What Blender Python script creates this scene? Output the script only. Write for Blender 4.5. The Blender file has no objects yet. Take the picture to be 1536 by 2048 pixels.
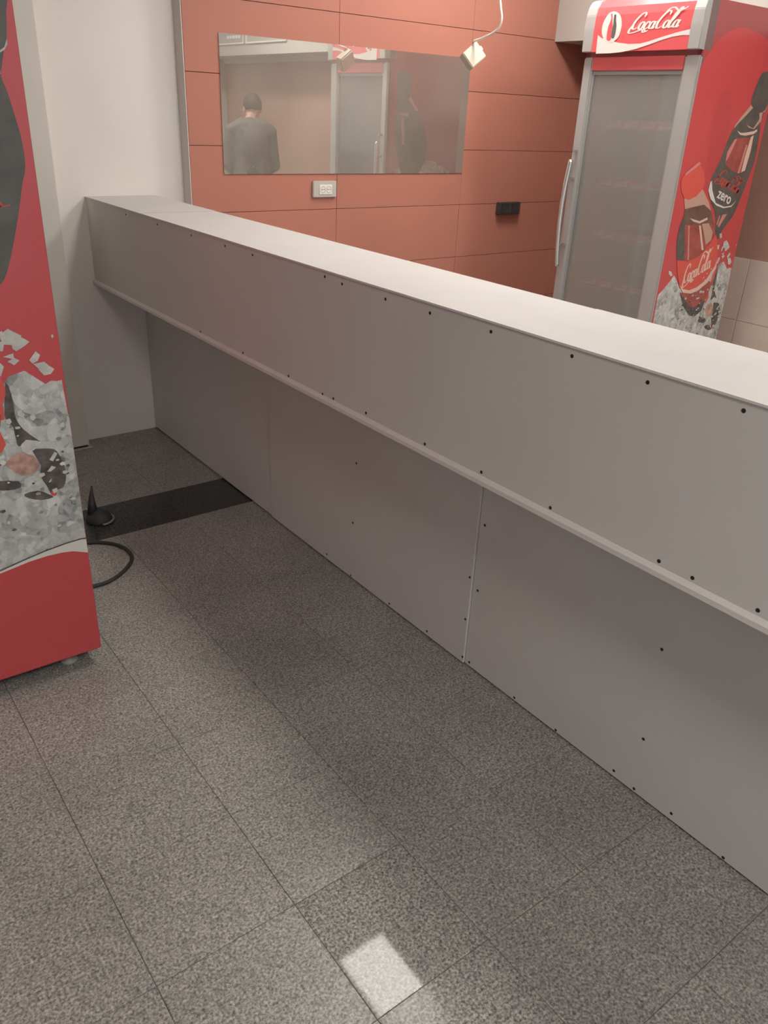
import bpy, bmesh, math, random
from mathutils import Vector, Matrix
from mathutils.geometry import tessellate_polygon

random.seed(7)
C = bpy.context.scene.collection
SC = bpy.context.scene

# ------------------------------------------------------------------ camera
cam_d = bpy.data.cameras.new('camera')
cam = bpy.data.objects.new('camera', cam_d)
C.objects.link(cam)
cam_d.sensor_fit = 'VERTICAL'
cam_d.sensor_height = 36.0
cam_d.sensor_width = 27.0
cam_d.lens = 1607.67 / 2048.0 * 36.0
cam_d.clip_start = 0.02
_r = Vector((0.7994555, -0.5991472, 0.0435141))
_d = Vector((-0.2360751, -0.3799555, -0.8943726))
_f = Vector((0.5523943, 0.7047385, -0.4452013))
cam.matrix_world = Matrix(((_r.x, -_d.x, -_f.x, 0.0), (_r.y, -_d.y, -_f.y, 0.0), (_r.z, -_d.z, -_f.z, 1.54), (0, 0, 0, 1)))
SC.camera = cam

# ------------------------------------------------------------------ world, exposure
w = bpy.data.worlds.new('world')
SC.world = w
w.use_nodes = True
w.node_tree.nodes['Background'].inputs['Color'].default_value = (0.95, 0.96, 1.0, 1)
w.node_tree.nodes['Background'].inputs['Strength'].default_value = 1.20
SC.view_settings.view_transform = 'Standard'
SC.view_settings.look = 'None'
SC.view_settings.gamma = 1.0
SC.view_settings.use_curve_mapping = False
SC.view_settings.exposure = 0.0
SC.cycles.max_bounces = 8
SC.cycles.diffuse_bounces = 4
SC.cycles.glossy_bounces = 4
SC.cycles.transparent_max_bounces = 12
SC.cycles.sample_clamp_indirect = 6.0
SC.cycles.caustics_reflective = False
SC.cycles.caustics_refractive = False

LAMP_COLOR = (1.0, 0.95, 0.89)
CEIL = 2.80
# ceiling panels: x, y, half width, half length, emission strength
LAMPS = [
    (1.868, 2.10, 0.15, 0.30, 37.0, 'lit ceiling panel directly above the counter, the one mirrored in the floor'),
    (3.15, 2.92, 0.15, 0.30, 58.0, 'lit ceiling panel in front of the fridge near the orange wall'),
    (1.868, -0.30, 0.15, 0.30, 24.0, 'lit ceiling panel above the near end of the counter'),
    (3.25, 0.95, 0.15, 0.30, 60.0, 'added ceiling panel above the standing man, brightening the fridge side'),  # unseen lamp, added to brighten the printed side of the right fridge
    (0.10, -1.10, 0.30, 0.30, 34.0, 'lit square ceiling panel over the hall floor beside the counter'),
    (-1.60, -1.10, 0.30, 0.30, 5.0, 'lit square ceiling panel over the far corner of the hall'),
]

# ------------------------------------------------------------------ outlines of the flat print and screw places (metres on their own panels)
SIDE = {
    'zero_cap': [(0.4853, 1.7684), (0.5119, 1.7825), (0.5583, 1.7836), (0.6078, 1.7335), (0.6042, 1.6975), (0.5965, 1.6421), (0.5913, 1.6279), (0.5802, 1.6215), (0.5366, 1.6294), (0.47, 1.6431), (0.4506, 1.6713)],
    'zero_cap_rim': [(0.5968, 1.644), (0.5964, 1.6347), (0.5896, 1.624), (0.5796, 1.6177), (0.5733, 1.6164), (0.5741, 1.6211), (0.5803, 1.6224), (0.5894, 1.6287)],
    'zero_bottle': [(0.47, 1.6431), (0.4135, 1.5925), (0.3573, 1.5421), (0.334, 1.5057), (0.3138, 1.4461), (0.2957, 1.3961), (0.2772, 1.3625), (0.2563, 1.3188), (0.2505, 1.2849), (0.2638, 1.2504), (0.3061, 1.208), (0.3467, 1.1709), (0.3779, 1.1091), (0.3857, 1.0725), (0.4196, 1.038), (0.4327, 1.0558), (0.4463, 1.0809), (0.5005, 1.1347), (0.5167, 1.153), (0.5338, 1.1917), (0.5495, 1.2358), (0.5704, 1.301), (0.585, 1.3545), (0.5962, 1.3861), (0.599, 1.4122), (0.598, 1.4482), (0.594, 1.4784), (0.5829, 1.542), (0.5745, 1.5733), (0.5822, 1.6045), (0.5775, 1.6292)],
    'zero_neck_light': [(0.457, 1.6426), (0.4808, 1.6338), (0.4366, 1.5998), (0.3911, 1.5691), (0.3573, 1.5421), (0.3582, 1.5552), (0.4043, 1.5987)],
    'zero_neck_light2': [(0.5441, 1.6132), (0.5727, 1.6175), (0.5742, 1.5777), (0.5288, 1.5431), (0.4793, 1.5485), (0.4537, 1.561), (0.491, 1.5521), (0.5206, 1.5462), (0.5562, 1.5871)],
    'zero_ring': [(0.3871, 1.533), (0.4237, 1.524), (0.4624, 1.5265), (0.5326, 1.5348), (0.5557, 1.5437), (0.5603, 1.5338), (0.5319, 1.5214), (0.4682, 1.5133), (0.4208, 1.5157)],
    'zero_liquid': [(0.3882, 1.5001), (0.5051, 1.5057), (0.5372, 1.5097), (0.5465, 1.4589), (0.5423, 1.4074), (0.5296, 1.3588), (0.5001, 1.3484), (0.4446, 1.352), (0.3764, 1.3726), (0.342, 1.3929), (0.3421, 1.4397), (0.3642, 1.4799)],
    'zero_stripe': [(0.517, 1.5093), (0.5375, 1.5164), (0.5406, 1.4418), (0.5296, 1.3588), (0.4986, 1.3519), (0.5023, 1.4209)],
    'zero_stripe2': [(0.4884, 1.4751), (0.5033, 1.472), (0.4865, 1.3485), (0.4677, 1.3451)],
    'zero_stripe3': [(0.3831, 1.4967), (0.4025, 1.4971), (0.3781, 1.4468), (0.3559, 1.4064), (0.3458, 1.3996), (0.3421, 1.4397)],
    'zero_arc': [(0.264, 1.3153), (0.2627, 1.2779), (0.2858, 1.2432), (0.3361, 1.2143), (0.4167, 1.1947), (0.4757, 1.1987), (0.514, 1.2211), (0.4783, 1.1925), (0.4126, 1.1884), (0.3476, 1.2017), (0.2867, 1.2328), (0.2526, 1.2712), (0.2539, 1.3086)],
    'zero_arc_thick': [(0.264, 1.3153), (0.2627, 1.2779), (0.2858, 1.2432), (0.3361, 1.2143), (0.3132, 1.2392), (0.2833, 1.2742)],
    'zero_low1': [(0.3914, 1.1086), (0.4009, 1.1515), (0.3926, 1.1553), (0.3817, 1.1161)],
    'zero_low2': [(0.4094, 1.097), (0.4577, 1.1605), (0.4182, 1.1581), (0.3982, 1.1083)],
    'zero_text_base': [(0.3315, 1.2388), (0.4571, 1.2027), (0.3362, 1.2631)],
    'zero_script_base': [(0.2947, 1.3185), (0.524, 1.246), (0.318, 1.3726)],
    'coke_cap': [(0.0168, 1.3205), (0.0373, 1.3465), (0.135, 1.3921), (0.1893, 1.346), (0.2097, 1.309), (0.2024, 1.2787), (0.1637, 1.2488), (0.1079, 1.2329), (0.0688, 1.2404), (0.0329, 1.2743)],
    'coke_cap_line': [(0.0367, 1.3481), (0.1325, 1.3987), (0.1454, 1.3889), (0.0461, 1.3383)],
    'coke_neck': [(0.0688, 1.2404), (0.1401, 1.2458), (0.2024, 1.2787), (0.2759, 1.2191), (0.3109, 1.179), (0.2416, 1.2087), (0.1567, 1.2004), (0.0921, 1.1918)],
    'coke_shoulder': [(0.0921, 1.1918), (0.1567, 1.2004), (0.2416, 1.2087), (0.3109, 1.179), (0.3644, 1.1096), (0.394, 1.0685), (0.34, 1.1212), (0.239, 1.1142), (0.1167, 1.1222), (0.0769, 1.1133), (0.0919, 1.1576)],
    'coke_ring': [(0.1436, 1.1508), (0.2316, 1.1339), (0.2899, 1.1496), (0.2973, 1.1387), (0.2356, 1.1232), (0.181, 1.1339)],
    'coke_dark': [(0.0919, 1.1576), (0.1267, 1.1288), (0.1394, 1.0582), (0.1691, 0.9563), (0.1082, 0.96), (0.0876, 1.0112), (0.0766, 1.0611), (0.0769, 1.1133)],
    'coke_body': [(0.1167, 1.1222), (0.239, 1.1142), (0.34, 1.1212), (0.391, 1.0759), (0.3548, 1.0154), (0.282, 0.9642), (0.1978, 0.9473), (0.1691, 0.9563)],
    'coke_light': [(0.2558, 1.1207), (0.3134, 1.1222), (0.3639, 1.077), (0.3649, 1.0406), (0.3264, 1.0205)],
    'coke_line': [(0.2325, 1.1145), (0.2487, 1.1139), (0.3162, 0.9954), (0.2994, 0.9963)],
    'coke_line2': [(0.1431, 1.1178), (0.1557, 1.1173), (0.2082, 0.9539), (0.1958, 0.9529)],
    'coke_label': [(0.1095, 0.9563), (0.1978, 0.9473), (0.282, 0.9642), (0.3548, 1.0154), (0.394, 1.0685), (0.4196, 1.038), (0.4561, 0.9464), (0.4567, 0.8932), (0.4235, 0.8379), (0.3562, 0.8008), (0.281, 0.7878), (0.2123, 0.7974), (0.1777, 0.8229), (0.1332, 0.8966)],
    'coke_wave': [(0.1658, 0.8388), (0.2061, 0.8149), (0.2625, 0.8027), (0.3249, 0.8129), (0.3939, 0.844), (0.4489, 0.9127), (0.4561, 0.9464), (0.4622, 0.8966), (0.4132, 0.8291), (0.3446, 0.796), (0.2822, 0.7847), (0.213, 0.7955)],
    'coke_text_base': [(0.1947, 0.8384), (0.4224, 0.9107), (0.185, 0.9114)],
    'coke_bottom': [(0.1897, 0.7974), (0.2818, 0.7859), (0.357, 0.7988), (0.4235, 0.8379), (0.4564, 0.8238), (0.4339, 0.7396), (0.3995, 0.7033), (0.3437, 0.6889), (0.2781, 0.7226)],
    'coke_bottom_dark': [(0.1871, 0.7958), (0.2272, 0.7733), (0.2918, 0.7213), (0.3362, 0.7093), (0.3959, 0.7312), (0.4323, 0.7437), (0.4128, 0.6862), (0.3668, 0.6629), (0.3093, 0.6727), (0.244, 0.7258)],
    'ice_pile': [(0.0147, 0.6492), (0.0102, 0.7996), (0.0549, 0.8327), (0.0933, 0.8665), (0.1113, 0.8872), (0.1475, 0.855), (0.179, 0.819), (0.259, 0.8125), (0.374, 0.8608), (0.4638, 0.8927), (0.4882, 0.9178), (0.5263, 0.9269), (0.5716, 0.8854), (0.6122, 0.8905)],
    'chunkr1': [(0.4813, 1.0202), (0.5031, 1.0341), (0.5323, 1.0139), (0.5134, 0.9923), (0.4871, 0.9974)],
    'chunkr2': [(0.4282, 1.067), (0.4474, 1.0699), (0.4565, 1.0474), (0.4407, 1.0444)],
    'chunkr3': [(0.5486, 0.9409), (0.5759, 0.9431), (0.5898, 0.9269), (0.5624, 0.9247)],
    'chunkr4': [(0.0561, 0.9129), (0.0795, 0.9076), (0.0985, 0.8881), (0.0813, 0.8839), (0.063, 0.8979)],
    'chunkr5': [(0.482, 0.9676), (0.5071, 0.9737), (0.5064, 0.9586)],
    'chunkr6': [(0.4109, 1.0088), (0.4494, 1.0143), (0.4516, 0.9918), (0.4238, 0.9933)],
    'chunkl0': [(0.505, 1.0236), (0.518, 1.0204), (0.5486, 0.997), (0.5351, 0.9877), (0.5148, 0.9775), (0.5073, 0.9839), (0.5053, 1.004)],
    'chunkl1': [(0.4895, 1.0307), (0.4941, 1.0178), (0.484, 1.0172), (0.4806, 1.0264)],
    'chunkl2': [(0.4756, 1.0057), (0.4911, 1.0039), (0.4842, 0.9814), (0.4736, 0.9827)],
    'chunkl3': [(0.4902, 0.9551), (0.5073, 0.962), (0.5189, 0.954), (0.5046, 0.944)],
    'chunkl4': [(0.5588, 0.9718), (0.5687, 0.9613), (0.5606, 0.9475), (0.5475, 0.9418), (0.5411, 0.952)],
    'chunkl5': [(0.5592, 0.9251), (0.5787, 0.9375), (0.598, 0.9215), (0.5874, 0.9097), (0.571, 0.9083)],
    'chunkl6': [(0.5522, 0.8767), (0.585, 0.8928), (0.5974, 0.89), (0.6021, 0.8708), (0.5796, 0.8665), (0.5641, 0.8593), (0.5541, 0.8648)],
    'chunkl7': [(0.5903, 0.8512), (0.5996, 0.8653), (0.6072, 0.8602), (0.5972, 0.8481)],
    'chunkl8': [(0.6045, 0.833), (0.6105, 0.836), (0.6127, 0.8317), (0.6076, 0.8285)],
    'chunkl9': [(0.6005, 1.0055), (0.6046, 1.0096), (0.6075, 1.0046), (0.6031, 0.9987)],
    'chunkl10': [(0.4633, 0.9497), (0.4739, 0.9537), (0.4807, 0.9436), (0.4705, 0.9212), (0.46, 0.919)],
    'chunkf0': [(0.4599, 0.7837), (0.4699, 0.7867), (0.478, 0.7763), (0.4736, 0.7533), (0.4654, 0.746), (0.4579, 0.7545)],
    'chunkf1': [(0.4885, 0.7343), (0.5031, 0.7484), (0.5344, 0.7391), (0.5171, 0.7203), (0.4992, 0.7097), (0.4899, 0.7198)],
    'chunkf2': [(0.5404, 0.7359), (0.5629, 0.7314), (0.5616, 0.7152), (0.5404, 0.7165)],
    'chunkf3': [(0.5738, 0.7292), (0.598, 0.7264), (0.5916, 0.7069), (0.5829, 0.6983)],
    'chunkf4': [(0.5523, 0.6818), (0.5682, 0.7014), (0.575, 0.6958), (0.5609, 0.6758)],
    'chunkf5': [(0.4429, 0.675), (0.4565, 0.6771), (0.4646, 0.6598), (0.4584, 0.6425), (0.4466, 0.6474)],
    'chunkf6': [(0.5424, 0.6504), (0.5556, 0.6643), (0.566, 0.6578), (0.5515, 0.6483)],
    'chunkf7': [(0.542, 0.6207), (0.5508, 0.6293), (0.5497, 0.621), (0.5436, 0.6182)],
    'chunkf8': [(0.5932, 0.4608), (0.6061, 0.4664), (0.6173, 0.4587), (0.6123, 0.4345), (0.5943, 0.4373)],
    'ice_near': [(0.3516, 0.9045), (0.4341, 0.9137), (0.4756, 0.8999), (0.4928, 0.901), (0.5167, 0.9106), (0.5352, 0.906), (0.5451, 0.8893), (0.5506, 0.8654), (0.542, 0.8552), (0.562, 0.8441), (0.5803, 0.8449), (0.6016, 0.8256), (0.6061, 0.8028), (0.6244, 0.7955), (0.6228, 0.4279), (0.6036, 0.4299), (0.5629, 0.4278), (0.5026, 0.4203), (0.4433, 0.4086), (0.389, 0.3964), (0.3293, 0.3881), (0.2567, 0.3765), (0.1508, 0.3535), (-0.0632, 0.3041), (-0.0368, 0.5421)],
    'dark_edge': [(0.4781, 0.9052), (0.4869, 0.8737), (0.4879, 0.8353), (0.4887, 0.806), (0.5019, 0.776), (0.5297, 0.7442), (0.5359, 0.7368), (0.4989, 0.7442), (0.4885, 0.7343), (0.4804, 0.7399), (0.4786, 0.786), (0.4646, 0.8081), (0.466, 0.8391)],
    'dark_ice': [(0.5145, 0.7147), (0.5367, 0.7162), (0.562, 0.711), (0.5755, 0.6998), (0.5875, 0.6615), (0.5883, 0.6228), (0.5769, 0.5951), (0.5573, 0.5933), (0.5445, 0.5834), (0.5366, 0.6091), (0.5228, 0.6443), (0.5301, 0.67)],
    'pink_ice': [(0.4431, 0.6933), (0.4615, 0.7096), (0.4806, 0.7177), (0.5145, 0.7024), (0.5289, 0.6744), (0.5129, 0.6529), (0.4797, 0.6521), (0.4641, 0.6682)],
    'dark_ice2': [(0.4097, 0.6601), (0.4257, 0.6502), (0.4688, 0.6401), (0.4714, 0.6206), (0.4387, 0.6201), (0.4052, 0.6324)],
    'dark_ice3': [(0.4775, 0.6), (0.513, 0.6019), (0.5337, 0.5882), (0.5489, 0.5736), (0.5164, 0.573), (0.4848, 0.5875)],
    'spot': [(0.5481, 0.5956), (0.5586, 0.5886), (0.5551, 0.5764), (0.5442, 0.5813)],
    'red_low': [(0.4575, 0.9138), (0.4728, 0.9041), (0.474, 0.8739), (0.4625, 0.8492), (0.4616, 0.811), (0.44, 0.8052), (0.4547, 0.7452), (0.4284, 0.7327)],
    'wave': [(0.623, 0.4262), (0.6034, 0.4284), (0.5627, 0.4262), (0.5024, 0.4187), (0.443, 0.407), (0.3887, 0.3949), (0.3291, 0.3866), (0.2563, 0.3743), (0.1504, 0.3514), (-0.0636, 0.3021), (-0.0659, 0.2922), (0.1488, 0.3431), (0.2549, 0.3669), (0.3277, 0.3785), (0.4049, 0.3913), (0.4612, 0.4007), (0.5101, 0.4041), (0.5495, 0.4026), (0.5792, 0.3979), (0.6256, 0.382)],
    'wave_line': [(0.6231, 0.4302), (0.6039, 0.4322), (0.5632, 0.4301), (0.5029, 0.4225), (0.4436, 0.4107), (0.3894, 0.3993), (0.3297, 0.3903), (0.257, 0.3786), (0.1512, 0.3555), (-0.0627, 0.3061), (-0.0636, 0.3021), (0.1504, 0.3514), (0.2563, 0.3743), (0.3291, 0.3866), (0.3887, 0.3949), (0.443, 0.407), (0.5024, 0.4187), (0.5627, 0.4262), (0.6034, 0.4284), (0.623, 0.4262)],
    'base_red': [(0.5792, 0.3979), (0.6256, 0.382), (0.62, 0.0536)],
    'disc': [(0.0106, 1.792), (0.0488, 1.8336), (0.0993, 1.8839), (0.1639, 1.92), (0.2364, 1.94), (0.3192, 1.9406), (0.4102, 1.928), (0.533, 1.8923), (0.6359, 1.832)],
    'shade': [(0.2372, 1.6932), (0.2763, 1.6888), (0.3128, 1.6021), (0.315, 1.5053), (0.2957, 1.3961), (0.2627, 1.3187), (0.2303, 1.2715), (0.1978, 1.3725), (0.1723, 1.5025), (0.1777, 1.6132), (0.1977, 1.6698)],
}
HEAD = {
    'wave': [(0.5592, 1.9074), (0.5338, 1.8945), (0.4814, 1.8827), (0.4303, 1.8728), (0.3712, 1.8661), (0.3101, 1.8662), (0.2657, 1.8732), (0.2017, 1.8876), (0.1267, 1.9027), (0.0455, 1.9154), (0.0414, 1.8903), (0.0943, 1.8921), (0.1446, 1.8874), (0.199, 1.8762), (0.2627, 1.86), (0.3287, 1.845), (0.4027, 1.8348), (0.4705, 1.831), (0.5562, 1.8309)],
    'disc': [(0.4297, 1.9549), (0.4268, 1.9348), (0.4337, 1.8999), (0.4563, 1.8803), (0.4796, 1.8741), (0.5114, 1.8836), (0.5341, 1.9083), (0.5398, 1.9358), (0.5348, 1.9594), (0.5219, 1.9807), (0.5052, 1.995), (0.4816, 1.9988), (0.4558, 1.9909), (0.4389, 1.9752)],
    'red_bottle': [(0.4893, 1.9892), (0.4978, 1.988), (0.4926, 1.9727), (0.4976, 1.9544), (0.5047, 1.9345), (0.5031, 1.8868), (0.4793, 1.8844), (0.4763, 1.9097), (0.4772, 1.9368), (0.4832, 1.9605)],
    'black_bottle': [(0.4784, 1.9837), (0.4665, 1.9848), (0.4633, 1.963), (0.4565, 1.9427), (0.4556, 1.9158), (0.4613, 1.8923), (0.4779, 1.8962), (0.4784, 1.9267), (0.4761, 1.9502)],
    'text_base': [(0.3748, 1.9146), (0.1215, 1.9167), (0.3217, 1.9988)],
}
FAR = {
    'cap': [(0.071, 1.7596), (0.1118, 1.7765), (0.1723, 1.7596), (0.1823, 1.6833), (0.1644, 1.6347), (0.0967, 1.6258), (0.0722, 1.6779)],
    'bottle': [(0.0756, 1.6249), (0.1644, 1.6347), (0.2392, 1.5652), (0.2993, 1.4807), (0.3463, 1.3555), (0.3364, 1.2587), (0.288, 1.1804), (0.2491, 1.0952), (0.1408, 1.0965), (0.1263, 1.1809), (0.0929, 1.289), (0.0678, 1.4131), (0.0729, 1.5351)],
    'line1': [(0.0982, 1.539), (0.1716, 1.5354), (0.1727, 1.5214), (0.1034, 1.5252)],
    'line2': [(0.1111, 1.5121), (0.1343, 1.5128), (0.148, 1.3525), (0.128, 1.3522)],
    'line3': [(0.1816, 1.6355), (0.2531, 1.5565), (0.2268, 1.5556), (0.1653, 1.6228)],
    'ice': [(0.0811, 1.2002), (0.1764, 1.2259), (0.2716, 1.2713), (0.3364, 1.2587), (0.4109, 1.2526), (0.4993, 1.2132), (0.5595, 1.1864), (0.5841, 0.9533), (0.078, 0.9659)],
}
BAND_SCREWS = [(1.833, 1.119), (1.918, 1.124), (2.521, 1.121), (2.333, 1.12), (1.637, 1.116), (1.461, 1.117), (1.252, 1.119), (1.02, 1.122), (0.838, 1.118), (0.647, 1.122), (2.12, 0.785), (1.924, 0.783), (1.866, 0.786), (1.703, 0.792), (1.446, 0.788), (1.236, 0.789), (1.017, 0.787), (0.737, 0.79), (0.663, 0.79), (0.532, 0.791)]
LOW_SCREWS = [(2.05, 0.465), (2.06, 0.232), (1.425, 0.501), (1.457, 0.314), (1.424, 0.283), (1.457, 0.165), (1.452, 0.027), (1.426, 0.02), (1.229, 0.016), (1.066, 0.013), (0.806, 0.176), (0.814, 0.443), (0.865, 0.024), (0.799, 0.016), (0.689, 0.026), (0.543, 0.013), (2.224, 0.026), (2.063, 0.014), (1.83, 0.018), (1.626, 0.022)]

# ------------------------------------------------------------------ materials
def new_mat(name):
    m = bpy.data.materials.new(name)
    m.use_nodes = True
    return m, m.node_tree.nodes, m.node_tree.links, m.node_tree.nodes['Principled BSDF']

def plain(name, col, rough=0.6, metal=0.0, spec=0.5, coat=0.0, var=0.0, scale=4.0, bump=0.0, bscale=60.0):
    m, n, l, b = new_mat(name)
    b.inputs['Base Color'].default_value = (*col, 1)
    b.inputs['Roughness'].default_value = rough
    b.inputs['Metallic'].default_value = metal
    b.inputs['Specular IOR Level'].default_value = spec
    b.inputs['Coat Weight'].default_value = coat
    b.inputs['Coat Roughness'].default_value = 0.15
    if var > 0 or bump > 0:
        geo = n.new('ShaderNodeNewGeometry')
    if var > 0:
        t = n.new('ShaderNodeTexNoise'); t.inputs['Scale'].default_value = scale; t.inputs['Detail'].default_value = 5
        r = n.new('ShaderNodeMapRange')
        r.inputs['From Min'].default_value = 0.3; r.inputs['From Max'].default_value = 0.7
        r.inputs['To Min'].default_value = 1 - var; r.inputs['To Max'].default_value = 1 + var
        h = n.new('ShaderNodeHueSaturation'); h.inputs['Color'].default_value = (*col, 1)
        l.new(geo.outputs['Position'], t.inputs['Vector']); l.new(t.outputs['Fac'], r.inputs['Value'])
        l.new(r.outputs['Result'], h.inputs['Value']); l.new(h.outputs['Color'], b.inputs['Base Color'])
    if bump > 0:
        t2 = n.new('ShaderNodeTexNoise'); t2.inputs['Scale'].default_value = bscale; t2.inputs['Detail'].default_value = 4
        bm_ = n.new('ShaderNodeBump'); bm_.inputs['Strength'].default_value = bump; bm_.inputs['Distance'].default_value = 0.002
        l.new(geo.outputs['Position'], t2.inputs['Vector']); l.new(t2.outputs['Fac'], bm_.inputs['Height'])
        l.new(bm_.outputs['Normal'], b.inputs['Normal'])
    return m

def ramp(n, stops, interp='LINEAR'):
    r = n.new('ShaderNodeValToRGB')
    r.color_ramp.interpolation = interp
    e = r.color_ramp.elements
    while len(e) < len(stops):
        e.new(0.5)
    for i, (p, c) in enumerate(stops):
        e[i].position = p
        e[i].color = (*c, 1)
    return r

def granite(name, k, rough, tiled=False, spec=0.5):
    m, n, l, b = new_mat(name)
    geo = n.new('ShaderNodeNewGeometry')
    a = n.new('ShaderNodeTexNoise'); a.inputs['Scale'].default_value = 175; a.inputs['Detail'].default_value = 3; a.inputs['Roughness'].default_value = 0.6
    v = n.new('ShaderNodeTexVoronoi'); v.inputs['Scale'].default_value = 150
    big = n.new('ShaderNodeTexNoise'); big.inputs['Scale'].default_value = 3.0; big.inputs['Detail'].default_value = 6
    for t in (a, v, big):
        l.new(geo.outputs['Position'], t.inputs['Vector'])
    r1 = ramp(n, [(0.30, (0.075 * k, 0.072 * k, 0.069 * k)), (0.43, (0.19 * k, 0.182 * k, 0.17 * k)), (0.56, (0.31 * k, 0.298 * k, 0.28 * k)), (0.72, (0.45 * k, 0.43 * k, 0.41 * k))])
    l.new(a.outputs['Fac'], r1.inputs['Fac'])
    r2 = ramp(n, [(0.0, (0.62, 0.62, 0.62)), (0.5, (1, 1, 1)), (1.0, (1.22, 1.2, 1.16))])
    l.new(v.outputs['Color'], r2.inputs['Fac'])
    mx = n.new('ShaderNodeMix'); mx.data_type = 'RGBA'; mx.blend_type = 'MULTIPLY'; mx.inputs['Factor'].default_value = 1.0
    l.new(r1.outputs['Color'], mx.inputs[6]); l.new(r2.outputs['Color'], mx.inputs[7])
    mr = n.new('ShaderNodeMapRange'); mr.inputs['From Min'].default_value = 0.3; mr.inputs['From Max'].default_value = 0.7
    mr.inputs['To Min'].default_value = 0.86; mr.inputs['To Max'].default_value = 1.12
    l.new(big.outputs['Fac'], mr.inputs['Value'])
    h = n.new('ShaderNodeHueSaturation')
    l.new(mx.outputs[2], h.inputs['Color']); l.new(mr.outputs['Result'], h.inputs['Value'])
    col = h.outputs['Color']
    if tiled:
        br = n.new('ShaderNodeTexBrick'); br.offset = 0.0
        br.inputs['Scale'].default_value = 1.0; br.inputs['Brick Width'].default_value = 0.3; br.inputs['Row Height'].default_value = 0.3
        br.inputs['Mortar Size'].default_value = 0.0015
        br.inputs['Color1'].default_value = (1, 1, 1, 1); br.inputs['Color2'].default_value = (0.92, 0.92, 0.92, 1); br.inputs['Mortar'].default_value = (0.4, 0.4, 0.4, 1)
        l.new(geo.outputs['Position'], br.inputs['Vector'])
        m2 = n.new('ShaderNodeMix'); m2.data_type = 'RGBA'; m2.blend_type = 'MULTIPLY'; m2.inputs['Factor'].default_value = 1.0
        l.new(col, m2.inputs[6]); l.new(br.outputs['Color'], m2.inputs[7]); col = m2.outputs[2]
    l.new(col, b.inputs['Base Color'])
    b.inputs['Roughness'].default_value = rough
    b.inputs['Specular IOR Level'].default_value = spec
    return m

def emissive(name, col, s):
    m, n, l, b = new_mat(name)
    b.inputs['Base Color'].default_value = (0.9, 0.9, 0.9, 1)
    b.inputs['Emission Color'].default_value = (*col, 1)
    b.inputs['Emission Strength'].default_value = s
    return m

def ice_mat(name):
    m, n, l, b = new_mat(name)
    tc = n.new('ShaderNodeTexCoord')
    wob = n.new('ShaderNodeTexNoise'); wob.inputs['Scale'].default_value = 9; wob.inputs['Detail'].default_value = 3
    mixv = n.new('ShaderNodeVectorMath'); mixv.operation = 'MULTIPLY_ADD'; mixv.inputs[1].default_value = (0.06, 0.06, 0.06)
    l.new(tc.outputs['Object'], wob.inputs['Vector']); l.new(wob.outputs['Color'], mixv.inputs[0]); l.new(tc.outputs['Object'], mixv.inputs[2])
    v1 = n.new('ShaderNodeTexVoronoi'); v1.inputs['Scale'].default_value = 26
    v2 = n.new('ShaderNodeTexVoronoi'); v2.inputs['Scale'].default_value = 60
    no = n.new('ShaderNodeTexNoise'); no.inputs['Scale'].default_value = 30; no.inputs['Detail'].default_value = 6; no.inputs['Roughness'].default_value = 0.7
    for t in (v1, v2, no):
        l.new(mixv.outputs['Vector'], t.inputs['Vector'])
    s1 = n.new('ShaderNodeSeparateColor'); l.new(v1.outputs['Color'], s1.inputs['Color'])
    s2 = n.new('ShaderNodeSeparateColor'); l.new(v2.outputs['Color'], s2.inputs['Color'])
    a1 = n.new('ShaderNodeMath'); a1.operation = 'MULTIPLY_ADD'; a1.inputs[1].default_value = 0.28
    l.new(s1.outputs['Red'], a1.inputs[0])
    a2 = n.new('ShaderNodeMath'); a2.operation = 'MULTIPLY'; a2.inputs[1].default_value = 0.20
    l.new(s2.outputs['Red'], a2.inputs[0]); l.new(a2.outputs['Value'], a1.inputs[2])
    a3 = n.new('ShaderNodeMath'); a3.operation = 'MULTIPLY_ADD'; a3.inputs[1].default_value = 0.52
    l.new(no.outputs['Fac'], a3.inputs[0]); l.new(a1.outputs['Value'], a3.inputs[2])
    r = ramp(n, [(0.24, (0.16, 0.175, 0.17)), (0.40, (0.37, 0.385, 0.37)), (0.55, (0.50, 0.505, 0.48)), (0.74, (0.66, 0.66, 0.63))])
    l.new(a3.outputs['Value'], r.inputs['Fac']); l.new(r.outputs['Color'], b.inputs['Base Color'])
    b.inputs['Roughness'].default_value = 0.4
    return m

def dusty_veiled_mirror(name):
    m, n, l, b = new_mat(name)
    n.remove(b)
    out = n['Material Output']
    g = n.new('ShaderNodeBsdfGlossy'); g.inputs['Color'].default_value = (0.80, 0.81, 0.78, 1); g.inputs['Roughness'].default_value = 0.012
    d = n.new('ShaderNodeBsdfDiffuse'); d.inputs['Color'].default_value = (0.62, 0.55, 0.47, 1)  # tan share: dust plus the lens veil painted over the reflection
    mix = n.new('ShaderNodeMixShader')
    geo = n.new('ShaderNodeNewGeometry')
    t = n.new('ShaderNodeTexNoise'); t.inputs['Scale'].default_value = 3.0; t.inputs['Detail'].default_value = 3
    r = n.new('ShaderNodeMapRange'); r.inputs['From Min'].default_value = 0.3; r.inputs['From Max'].default_value = 0.7
    r.inputs['To Min'].default_value = 0.22; r.inputs['To Max'].default_value = 0.34
    l.new(geo.outputs['Position'], t.inputs['Vector']); l.new(t.outputs['Fac'], r.inputs['Value']); l.new(r.outputs['Result'], mix.inputs['Fac'])
    l.new(g.outputs['BSDF'], mix.inputs[1]); l.new(d.outputs['BSDF'], mix.inputs[2]); l.new(mix.outputs['Shader'], out.inputs['Surface'])
    return m

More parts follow.
